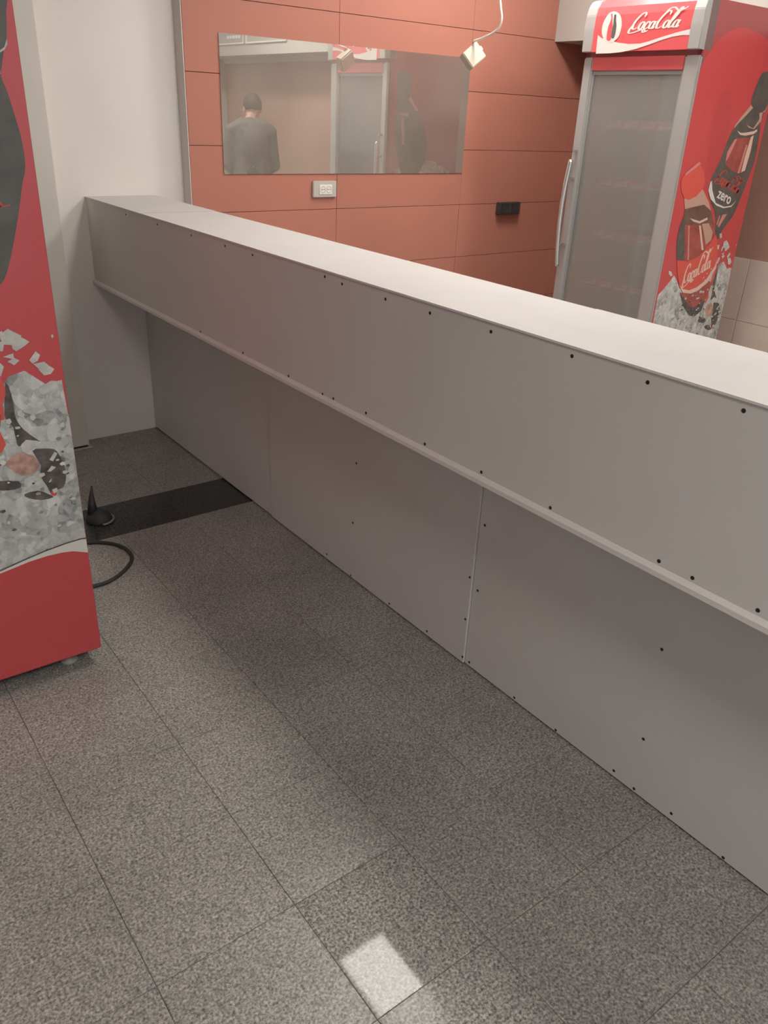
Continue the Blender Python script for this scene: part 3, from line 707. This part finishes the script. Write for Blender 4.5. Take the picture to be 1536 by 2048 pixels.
def build_fridge(root):
    P = root
    def pb(name, *a, mat, parent=P, bevel=0.003):
        return box(name, *a, mat, parent, bevel)
    side = pb('side_panel', 0.0, FD, 0.0, 0.03, 0.05, 2.03, mat=M['red_dark'])
    far = pb('side_panel', 0.0, FD, FW - 0.03, FW, 0.05, 2.03, mat=M['red_dark'])
    pb('back_panel', FD - 0.03, FD, 0.03, FW - 0.03, 0.05, 2.03, mat=M['red_dark'])
    pb('top_panel', 0.0, FD - 0.03, 0.03, FW - 0.03, 1.84, 2.03, mat=M['silver_dark'])
    base = pb('base', 0.02, FD - 0.03, 0.03, FW - 0.03, 0.05, 0.30, mat=M['silver_dark'])
    for k in range(7):
        box('grille_slat', 0.004, 0.02, 0.05, FW - 0.05, 0.075 + k * 0.024, 0.087 + k * 0.024, M['rubber'], base)
    # inside
    ln = pb('liner', FD - 0.07, FD - 0.055, 0.05, FW - 0.05, 0.30, 1.82, mat=M['liner'], bevel=0)
    for (y0, y1) in ((0.031, 0.05), (FW - 0.05, FW - 0.031)):
        box('liner_wall', 0.035, FD - 0.07, y0, y1, 0.30, 1.82, M['liner'], ln)
    for z in (0.515, 0.762, 1.015, 1.262, 1.533):
        sh = box('shelf', 0.155, FD - 0.09, 0.055, FW - 0.055, z - 0.008, z, M['shelf_wire'], P)
        st = box('price_strip', 0.143, 0.147, 0.055, FW - 0.055, z - 0.02, z + 0.024, M['strip_red'], sh)
        pr = Print(lambda a, b, d: (0.1428 - d, a, b))
        for q in range(5):
            y0 = FW - 0.075 - q * 0.102
            put_script(pr, (y0, z - 0.008), (y0 - 0.085, z - 0.008), 0.022, M['print_white'], 1)
        pr.build('strip_lettering', sh)
    # door
    zt, zb = 1.818, 0.30
    for (y0, y1) in ((0.0, 0.078), (FW - 0.054, FW)):
        pb('door_stile', -0.012, 0.03, y0, y1, zb, zt, mat=M['silver'], bevel=0.006)
    pb('door_rail', -0.010, 0.03, 0.078, FW - 0.054, 1.762, zt, mat=M['header_red'], bevel=0.002)
    pb('door_rail', -0.010, 0.03, 0.078, FW - 0.054, zb, zb + 0.06, mat=M['silver'], bevel=0.002)
    bm = bmesh.new()
    for q in ((0.078, 0.088, zb + 0.06, 1.762), (FW - 0.066, FW - 0.054, zb + 0.06, 1.762), (0.088, FW - 0.066, 1.744, 1.762), (0.088, FW - 0.066, zb + 0.06, zb + 0.074)):
        box_bm(bm, 0.0, 0.028, *q)
    bmesh.ops.remove_doubles(bm, verts=bm.verts, dist=1e-5)
    link('door_gasket', finish(bm, 'door_gasket'), M['silver_dark'], P)
    box('door_glass', 0.004, 0.010, 0.088, FW - 0.066, zb + 0.074, 1.744, M['glass'], P)
    hx = -0.052
    pts = [(hx + 0.004, FW - 0.034, 0.845), (hx - 0.004, FW - 0.028, 0.95), (hx - 0.008, FW - 0.024, 1.08), (hx - 0.006, FW - 0.026, 1.22), (hx + 0.002, FW - 0.036, 1.365)]
    hd = tube('door_handle', catmull(pts, 6), 0.012, M['steel'], P, 12)
    for z in (0.955, 1.278, 1.405):
        box('handle_bracket', hx - 0.002 if z < 1.35 else hx + 0.012, -0.010, FW - 0.042, FW - 0.028, z - 0.006, z + 0.006, M['steel'], hd, 0.002)
    # illuminated-style header box, rounded at the top
    prof = [(0.0, 1.838), (-0.035, 1.838), (-0.036, 1.93), (-0.033, 1.985), (-0.024, 2.018), (-0.006, 2.042), (0.02, 2.052), (0.06, 2.055), (0.06, 1.838)]
    hdr = prism('header', prof, 'y', 0.058, FW - 0.058, M['header_red'], P)
    prof2 = [(x - 0.0025 if x < 0.05 else x, z + (0.0025 if z > 1.9 else 0)) for x, z in prof]
    prism('header_cap', prof2, 'y', 0.0, 0.058, M['silver'], P, 0.003)
    prism('header_cap', prof2, 'y', FW - 0.058, FW, M['silver'], P, 0.003)
    box('header_gap', 0.0, 0.03, 0.004, FW - 0.004, 1.818, 1.838, M['red_dark'], P)  # gap coloured dark red to carry the light veil over it
    pr = Print(lambda a, b, d: (-0.0362 - d, a, b))
    pr.poly(HEAD['wave'], M['print_white'], 2)
    pr.build('header_wave', hdr)
    pr = Print(lambda a, b, d: (-0.0362 - d, a, b))
    pr.poly(HEAD['disc'], M['print_white'], 5, 3)
    pr.poly(HEAD['red_bottle'], M['header_red'], 7, 2)
    pr.poly(HEAD['black_bottle'], M['print_black'], 8, 2)
    pr.build('header_emblem', hdr)
    pr = Print(lambda a, b, d: (-0.0362 - d, a, b))
    tb = HEAD['text_base']
    put_script(pr, (tb[0][0] + 0.005, tb[0][1] + 0.008), (tb[0][0] - 0.270, tb[0][1] + 0.009), 0.064, M['print_white'], 4, 0.42, 1.05)
    pr.build('header_lettering', hdr)
    # printed film on the side that faces the hall
    def lay(a, b, d):
        return (a, -0.0003 - d, b)
    def P0():
        return Print(lay, 0.002, FD - 0.002)
    S = SIDE
    pr = P0()
    dl = S['disc']
    disc = [(0.002, 0.34), (0.002, dl[0][1] - 0.05)] + dl[:-1] + [(FD - 0.002, dl[-1][1]), (FD - 0.002, 0.34)]
    pr.poly(disc, M['red'], 1)
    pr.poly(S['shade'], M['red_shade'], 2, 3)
    pr.build('printed_background', side)
    pr = P0()
    pr.poly(S['ice_near'], M['print_ice'], 3)
    ip = S['ice_pile']
    pr.poly(ip + [(FD - 0.002, 0.75), (0.35, 0.70), (0.002, 0.45), (0.002, ip[0][1])], M['print_ice'], 4)
    for k in ('dark_edge', 'dark_ice', 'dark_ice2', 'dark_ice3'):
        pr.poly(S[k], M['print_darkice'], 6, 2)
    pr.poly(S['pink_ice'], M['print_pinkice'], 7)
    pr.poly(S['red_low'], M['print_label'], 7, 2)
    pr.poly(S['spot'], M['print_label'], 7, 2)
    for k in S:
        if k.startswith('chunk'):
            pr.poly(S[k], M['print_chunk'], 9)
    rs = random.Random(21)
    for q in range(150):
        cx_, cz_ = rs.uniform(0.20, 0.60), rs.uniform(0.47, 0.80)
        if rs.random() < 0.35:
            cx_, cz_ = rs.uniform(0.36, 0.58), rs.uniform(0.78, 0.98 - 0.0)
            if cz_ > 0.98 - 1.0 * (cx_ - 0.36):
                continue
        r_ = rs.uniform(0.003, 0.010)
        a0_ = rs.uniform(0, 6.28)
        k_ = rs.choice((4, 5, 5, 6))
        st_ = rs.uniform(0.5, 1.0)
        pts_ = [(cx_ + r_ * rs.uniform(0.7, 1.2) * math.cos(a0_ + 6.283 * i / k_), cz_ + r_ * st_ * rs.uniform(0.7, 1.2) * math.sin(a0_ + 6.283 * i / k_)) for i in range(k_)]
        pr.poly(pts_, M[rs.choice(('print_chunk', 'print_chunk', 'print_white', 'print_icegrey', 'print_darkice') if cz_ < 0.78 else ('print_chunk',))], 11)
    pr.build('printed_ice', side)
    pr = P0()
    pr.poly(S['zero_bottle'], M['print_black'], 5, 3)
    pr.poly(S['zero_cap'], M['print_black'], 7, 2)
    for k, m, q in (('zero_cap_rim', 'print_chunk', 8), ('zero_neck_light', 'print_tan', 6), ('zero_neck_light2', 'print_tan', 6), ('zero_ring', 'print_cream', 7), ('zero_liquid', 'print_cola', 6),
                    ('zero_stripe', 'print_cream', 8), ('zero_stripe2', 'print_pink', 8), ('zero_stripe3', 'print_pink', 8), ('zero_arc', 'print_white', 8),
                    ('zero_arc_thick', 'print_white', 9), ('zero_low1', 'print_pink', 6), ('zero_low2', 'print_pink', 6)):
        pr.poly(S[k], M[m], q)
    put_script(pr, S['zero_script_base'][0], S['zero_script_base'][1], 0.062, M['print_script_red'], 9, 0.3, 1.0)
    put_text(pr, 'zero', S['zero_text_base'][0], S['zero_text_base'][1], 0.034, M['print_white'], 10)
    pr.build('printed_dark_bottle', side)
    pr = P0()
    for k, m, q in (('coke_neck', 'print_tan', 8), ('coke_shoulder', 'print_brown', 8), ('coke_dark', 'print_black', 9), ('coke_body', 'print_cola', 9), ('coke_ring', 'print_cream', 10),
                    ('coke_light', 'print_tan', 11), ('coke_line', 'print_cream', 12), ('coke_line2', 'print_pink', 12), ('coke_bottom', 'print_cola', 9), ('coke_bottom_dark', 'print_darkice', 10),
                    ('coke_label', 'print_label', 11), ('coke_wave', 'print_cream', 13), ('coke_cap', 'print_label', 10), ('coke_cap_line', 'print_pink', 11)):
        pr.poly(S[k], M[m], q)
    tb = S['coke_text_base']
    put_script(pr, tb[0], tb[1], 0.085, M['print_cream'], 14, 0.25, 1.1)
    pr.build('printed_cola_bottle', side)
    pr = P0()
    wv = S['wave']
    pr.poly([(p[0], p[1]) for p in wv[10:]] + [(FD - 0.002, 0.055), (0.002, 0.055)], M['red'], 8)
    pr.poly(wv, M['print_white'], 9)
    pr.poly(S['wave_line'], M['print_darkice'], 10)
    pr.build('printed_wave', side)
    # film on the other side
    def lay2(a, b, d):
        return (a, FW + 0.0003 + d, b)
    pr = Print(lay2, 0.002, FD - 0.002)
    pr.poly(FAR['ice'] + [(0.3, 0.5)], M['print_ice'], 2)
    pr.poly(FAR['bottle'], M['print_black'], 4, 3)
    pr.poly(FAR['cap'], M['print_black'], 5, 3)
    for k in ('line1', 'line2', 'line3'):
        pr.poly(FAR[k], M['print_tan'], 7)
    pr.build('printed_bottle', far)
    # feet
    for (fx, fy) in ((0.09, 0.06), (FD - 0.085, 0.055), (0.09, FW - 0.06), (FD - 0.075, FW - 0.06)):
        lathe('foot', [(0.022, 0.0), (0.026, 0.006), (0.024, 0.014), (0.010, 0.018), (0.010, 0.051)], M['foot'], P, 16, (fx, fy, 0))
    tag(side, 'red printed side with two bottles in ice')

def copy_tree(o, parent=None):
    c = o.copy()
    C.objects.link(c)
    c.parent = parent
    for ch in list(o.children):
        copy_tree(ch, c)
    return c

fr = empty('drinks_fridge', (3.465, 2.36, 0.0), 'tall red glass door drinks fridge standing behind the counter against the right wall', 'fridge', 'red drinks fridges')
build_fridge(fr)
fl = copy_tree(fr)
fl.location = (-0.055, 2.075, 0.0)
fl['label'] = 'tall red drinks fridge at the left edge with its printed side to the hall'

# ------------------------------------------------------------------ mirror and fittings on the orange wall
mi = empty('mirror', (2.665, 3.80, 1.238), 'wide frameless dusty, veiled mirror fixed on the orange panelled wall', 'mirror')
box('mirror_glass', 1.902, 3.431, 3.7955, 3.7975, 1.239, 1.826, M['mirror'], mi, 0, (2.665, 3.80, 1.238))
box('mirror_back', 1.9025, 3.4305, 3.7976, 3.7998, 1.2395, 1.8255, M['mirror_edge'], mi, 0, (2.665, 3.80, 1.238))

so = empty('wall_socket', (2.472, 3.80, 1.125), 'grey double power socket on the orange wall below the mirror', 'socket')
O = (2.472, 3.80, 1.125)
pl = box('plate', 2.400, 2.545, 3.786, 3.8005, 1.125, 1.205, M['socket_grey'], so, 0.003, O)
ins = box('insert', 2.437, 2.516, 3.783, 3.787, 1.140, 1.187, M['socket_white'], so, 0.001, O)
for cx in (2.458, 2.495):
    bm = bmesh.new()
    n = 18
    rings = []
    for r, d in ((0.0165, 0.0), (0.0155, -0.0012), (0.0145, 0.0), (0.013, 0.0005)):
        rings.append([bm.verts.new((cx - O[0] + r * math.cos(2 * math.pi * k / n), 3.7828 - O[1] + d, 1.1635 - O[2] + r * math.sin(2 * math.pi * k / n))) for k in range(n)])
    for a, b in zip(rings, rings[1:]):
        for k in range(n):
            bm.faces.new((a[k], a[(k + 1) % n], b[(k + 1) % n], b[k]))
    bm.faces.new(rings[-1])
    ow = link('socket_well', finish(bm, 'socket_well'), M['socket_hole'], ins)
    for dx in (-0.006, 0.006):
        box('pin_hole', cx + dx - 0.002, cx + dx + 0.002, 3.7815, 3.7832, 1.1615, 1.1655, M['dark'], ins, 0, O)

bs = empty('black_socket', (3.83, 3.80, 1.0), 'small black double socket box on the orange wall near the fridge', 'socket')
O = (3.83, 3.80, 1.0)
bx_ = box('housing', 3.738, 3.921, 3.765, 3.8005, 1.002, 1.073, M['black_plastic'], bs, 0.004, O)
for cx in (3.785, 3.874):
    box('socket_face', cx - 0.032, cx + 0.032, 3.7625, 3.766, 1.012, 1.063, M['rubber'], bx_, 0.002, O)

# socket block hanging on a white flex
hb = empty('hanging_socket', (2.956, 3.255, 1.745), 'small beige socket block dangling on a white flex in front of the mirror', 'socket')
O = Vector((2.956, 3.255, 1.745))
ax = Vector((0.526, -0.403, -0.749)); bx = Vector((-0.811, 0.028, -0.584)); cx = Vector((0.257, 0.915, -0.312))
ctr = Vector((2.956, 3.258, 1.795))
def obox(name, a0, a1, b0, b1, c0, c1, mat, parent, bevel):
    me = box_mesh(name, a0, a1, b0, b1, c0, c1, bevel)
    R_ = Matrix((ax, bx, cx)).transposed()
    for v in me.vertices:
        v.co = R_ @ v.co + ctr - O
    return link(name, me, mat, parent)
obox('body', -0.040, 0.040, -0.048, 0.048, -0.020, 0.022, M['box_beige'], hb, 0.004)
obox('cover', -0.037, 0.037, -0.045, 0.045, 0.020, 0.030, M['socket_white'], hb, 0.003)
ey = ctr + bx * -0.046
obox('cable_gland', -0.012, 0.008, -0.062, -0.044, -0.008, 0.010, M['socket_white'], hb, 0.002)
flex = [ey + bx * -0.010, Vector((2.956, 3.262, 1.853)), Vector((2.956, 3.205, 1.866)), Vector((2.956, 3.140, 1.884)), Vector((2.956, 3.098, 1.905)), Vector((2.956, 3.086, 1.940)), Vector((2.956, 3.100, 1.985)), Vector((2.956, 3.113, 2.05)), Vector((2.956, 3.13, 2.3)), Vector((2.95, 3.14, 2.55)), Vector((2.95, 3.14, CEIL))]
tube('flex', [p - O for p in catmull(flex, 6)], 0.0055, M['cable_white'], hb, 8)

# ------------------------------------------------------------------ things by the left fridge
cb = catmull([(0.47, 2.86, 0.007), (0.62, 2.85, 0.007), (0.76, 2.822, 0.007), (0.835, 2.775, 0.007), (0.872, 2.70, 0.007), (0.868, 2.62, 0.007), (0.82, 2.555, 0.007), (0.75, 2.507, 0.007), (0.68, 2.50, 0.007), (0.58, 2.52, 0.007), (0.50, 2.53, 0.007)], 8)
o = tube('power_cable', cb, 0.0068, M['rubber'], None, 8)
tag(o, 'black power cable looping over the floor behind the left fridge', 'cable')
st = empty('door_stopper', (0.875, 2.99, 0.0), 'small black rubber stopper with a pale rim on the dark floor strip', 'door stopper')
lathe('rubber_base', [(0.050, 0.0), (0.052, 0.008), (0.046, 0.022), (0.034, 0.036), (0.018, 0.046), (0.004, 0.049)], M['rubber'], st, 24)
bm = bmesh.new()
tube_bm(bm, [(0.055 * math.cos(a), 0.055 * math.sin(a), 0.006) for a in [math.radians(-95 + 9 * k) for k in range(15)]], 0.0042, 8)
link('rim', finish(bm, 'rim', True), M['foot'], st)
tube('stem', [(-0.02, 0.01, 0.03), (-0.016, 0.02, 0.08), (-0.010, 0.03, 0.115), (-0.002, 0.04, 0.14)], [0.022, 0.014, 0.007, 0.003], M['rubber'], st, 10)

# ------------------------------------------------------------------ menu boards on the bulkhead (seen in the mirror)
def menu(y0, y1, label):
    r = empty('menu_board', (XFA, (y0 + y1) / 2, 2.045), label, 'menu board', 'menu boards')
    O = (XFA, (y0 + y1) / 2, 2.045)
    box('panel', XFA - 0.012, XFA + 0.001, y0, y1, 2.045, 2.66, M['menu'], r, 0.002, O)
    for a in ((y0, y0 + 0.012, 2.045, 2.66), (y1 - 0.012, y1, 2.045, 2.66), (y0 + 0.012, y1 - 0.012, 2.045, 2.057), (y0 + 0.012, y1 - 0.012, 2.648, 2.66)):
        box('border', XFA - 0.0145, XFA - 0.011, a[0], a[1], a[2], a[3], M['menu_print'], r, 0, O)
    return r, O
mb, O = menu(-0.72, -0.045, 'grey menu board with two lines of pale print over the man')
for (a, b, z) in ((-0.37, -0.10, 2.105), (-0.31, -0.11, 2.185), (-0.40, -0.12, 2.285), (-0.36, -0.14, 2.365)):
    q = a
    while q < b - 0.03:
        l_ = rt.uniform(0.02, 0.05)
        box('print_word', XFA - 0.0135, XFA - 0.0115, q, min(q + l_, b), z - 0.012, z + 0.012, M['menu_print'], mb, 0, O)
        q += l_ + 0.012
mb, O = menu(0.005, 0.72, 'grey menu board with a pale logo beside the fridge header')
box('print_mark', XFA - 0.0135, XFA - 0.0115, 0.10, 0.19, 2.14, 2.20, M['menu_print'], mb, 0, O)

# ------------------------------------------------------------------ the man behind the counter
def blob(bm, c, r, sub=2):
    rx, ry, rz = r if isinstance(r, (tuple, list)) else (r, r, r)
    bmesh.ops.create_icosphere(bm, subdivisions=sub, radius=1.0, matrix=Matrix.Translation(Vector(c)) @ Matrix.Diagonal((rx, ry, rz, 1)))

def limb(bm, pts, rs):
    for (a, b), (ra, rb) in zip(zip(pts, pts[1:]), zip(rs, rs[1:])):
        a, b = Vector(a), Vector(b)
        n = max(2, int((b - a).length / (min(ra, rb) * 0.45)))
        for k in range(n + 1):
            t = k / n
            blob(bm, a.lerp(b, t), ra + (rb - ra) * t, 1)

def remeshed(name, bm, mat, parent, vox):
    me = bpy.data.meshes.new(name)
    bm.to_mesh(me); bm.free()
    o = link(name, me, mat, parent)
    md = o.modifiers.new('skin', 'REMESH'); md.mode = 'VOXEL'; md.voxel_size = vox; md.use_smooth_shade = True
    sm = o.modifiers.new('soften', 'SMOOTH'); sm.factor = 0.5; sm.iterations = 4
    return o

man = empty('person', (3.80, 0.56, 0.0), 'person in a grey sweater with short dark hair and bowed head, reflected in the mirror', 'person')
man.scale = (0.975, 0.975, 0.975)
man.rotation_euler = (0, 0, math.radians(180 + 18))        # local +y is forward
# joints, local: x to his left/right, y forward, z up
SH = 0.165
sh_l, el_l, wr_l = (-SH, -0.01, 1.365), (-0.222, 0.03, 1.085), (-0.15, 0.25, 0.985)
sh_r, el_r, wr_r = (SH, -0.01, 1.365), (0.222, 0.03, 1.085), (0.13, 0.26, 1.00)
bm = bmesh.new()
hc = Vector((-0.03, 0.055, 1.555))
tilt = Matrix.Rotation(math.radians(-24), 3, 'X')
def hp(x, y, z):
    return hc + tilt @ Vector((x, y, z))
blob(bm, hp(0, -0.012, 0.022), (0.077, 0.094, 0.096), 3)
blob(bm, hp(0, 0.022, -0.045), (0.060, 0.068, 0.070), 3)
blob(bm, hp(0, 0.045, -0.085), (0.034, 0.034, 0.026))
blob(bm, hp(0, 0.092, -0.018), (0.013, 0.020, 0.024))
blob(bm, hp(0, 0.086, 0.016), (0.010, 0.012, 0.026))
blob(bm, hp(0, 0.081, -0.058), (0.024, 0.012, 0.009))
for s in (-1, 1):
    blob(bm, hp(s * 0.078, -0.008, -0.012), (0.010, 0.020, 0.032))
    blob(bm, hp(s * 0.030, 0.072, 0.012), (0.015, 0.012, 0.010))
limb(bm, [(0, -0.005, 1.40), (0, 0.01, 1.46), hp(0, -0.02, -0.04)], [0.062, 0.056, 0.058])
limb(bm, [(0, 0.0, 1.33), (0, 0.01, 1.12), (0, 0, 0.94)], [0.12, 0.115, 0.12])
limb(bm, [sh_l, (0, -0.01, 1.37), sh_r], [0.065, 0.075, 0.065])
for s, sh, el, wr in ((-1, sh_l, el_l, wr_l), (1, sh_r, el_r, wr_r)):
    limb(bm, [sh, el, wr], [0.055, 0.042, 0.028])
    w0 = Vector(wr); d = (w0 - Vector(el)).normalized()
    side = Vector((-s, 0, 0)); side = (side - d * side.dot(d)).normalized()
    dn = d.cross(side).normalized()
    if dn.z > 0: dn = -dn
    palm = w0 + d * 0.055
    limb(bm, [w0, palm - side * 0.022, palm + d * 0.03 - side * 0.026], [0.025, 0.016, 0.014])
    limb(bm, [w0, palm + side * 0.020, palm + d * 0.03 + side * 0.024], [0.025, 0.016, 0.014])
    limb(bm, [w0, palm, palm + d * 0.034], [0.025, 0.017, 0.014])
    for k, (off, ln) in enumerate(((0.031, 0.070), (0.010, 0.078), (-0.011, 0.072), (-0.031, 0.056))):
        b0 = palm + d * 0.034 + side * off
        b1 = b0 + d * ln * 0.45 + dn * ln * 0.12
        b2 = b1 + d * ln * 0.22 + dn * ln * 0.32
        limb(bm, [b0, b1, b2], [0.0095, 0.0088, 0.0080])
    t0 = w0 + d * 0.025 + side * 0.026
    limb(bm, [t0, t0 + side * 0.028 + d * 0.022 + dn * 0.01, t0 + side * 0.032 + d * 0.052 + dn * 0.02], [0.013, 0.0105, 0.009])
for s in (-1, 1):
    limb(bm, [(s * 0.09, 0, 0.92), (s * 0.10, 0.015, 0.49), (s * 0.105, -0.01, 0.09)], [0.085, 0.055, 0.038])
    limb(bm, [(s * 0.105, -0.03, 0.045), (s * 0.115, 0.14, 0.03)], [0.035, 0.028])
remeshed('body', bm, M['skin'], man, 0.0075)
bm = bmesh.new()
limb(bm, [(0, -0.005, 1.435), (0, -0.005, 1.38)], [0.072, 0.10])
limb(bm, [(-0.170, -0.015, 1.365), (-0.09, -0.02, 1.395), (0.09, -0.02, 1.395), (0.170, -0.015, 1.365)], [0.078, 0.092, 0.092, 0.078])
for xx in (-0.065, 0.065):
    limb(bm, [(xx, 0.0, 1.33), (xx, 0.0, 1.15), (xx * 0.95, 0.0, 0.90)], [0.135, 0.128, 0.125])
blob(bm, (0, -0.035, 1.26), (0.15, 0.115, 0.20), 3)
for sh, el, wr in ((sh_l, el_l, wr_l), (sh_r, el_r, wr_r)):
    w1 = Vector(el).lerp(Vector(wr), 0.93)
    limb(bm, [sh, el, w1], [0.082, 0.062, 0.043])
remeshed('sweater', bm, M['sweater'], man, 0.011)
bm = bmesh.new()
limb(bm, [(0, -0.02, 0.99), (0, -0.02, 0.88)], [0.13, 0.13])
for s in (-1, 1):
    limb(bm, [(s * 0.085, -0.01, 0.93), (s * 0.10, 0.01, 0.49), (s * 0.105, -0.015, 0.085)], [0.115, 0.080, 0.066])
remeshed('trousers', bm, M['trousers'], man, 0.012)
for s in (-1, 1):
    bm = bmesh.new()
    limb(bm, [(s * 0.105, -0.05, 0.05), (s * 0.11, 0.05, 0.046), (s * 0.118, 0.15, 0.040)], [0.050, 0.048, 0.040])
    for v in bm.verts:
        v.co.z = max(v.co.z, 0.002)
    remeshed('shoe', bm, M['shoe'], man, 0.009)
bm = bmesh.new()
bmesh.ops.create_icosphere(bm, subdivisions=4, radius=1.0)
for v in list(bm.verts):
    q = v.co.copy()
    if (q.y > 0.22 + 0.6 * q.z and q.z < 0.62) or q.z < -0.90 + 0.50 * (q.y + 1.0):
        bm.verts.remove(v)
for v in bm.verts:
    n_ = 1.0 + 0.012 * math.sin(v.co.x * 31) * math.sin(v.co.y * 27 + v.co.z * 23)
    v.co = hp(v.co.x * 0.0845 * n_, -0.013 + v.co.y * 0.102 * n_, 0.024 + v.co.z * 0.104 * n_)
me = finish(bm, 'hair', True)
ho = link('hair', me, M['hair'], man)
sd = ho.modifiers.new('thickness', 'SOLIDIFY'); sd.thickness = 0.008; sd.offset = -1
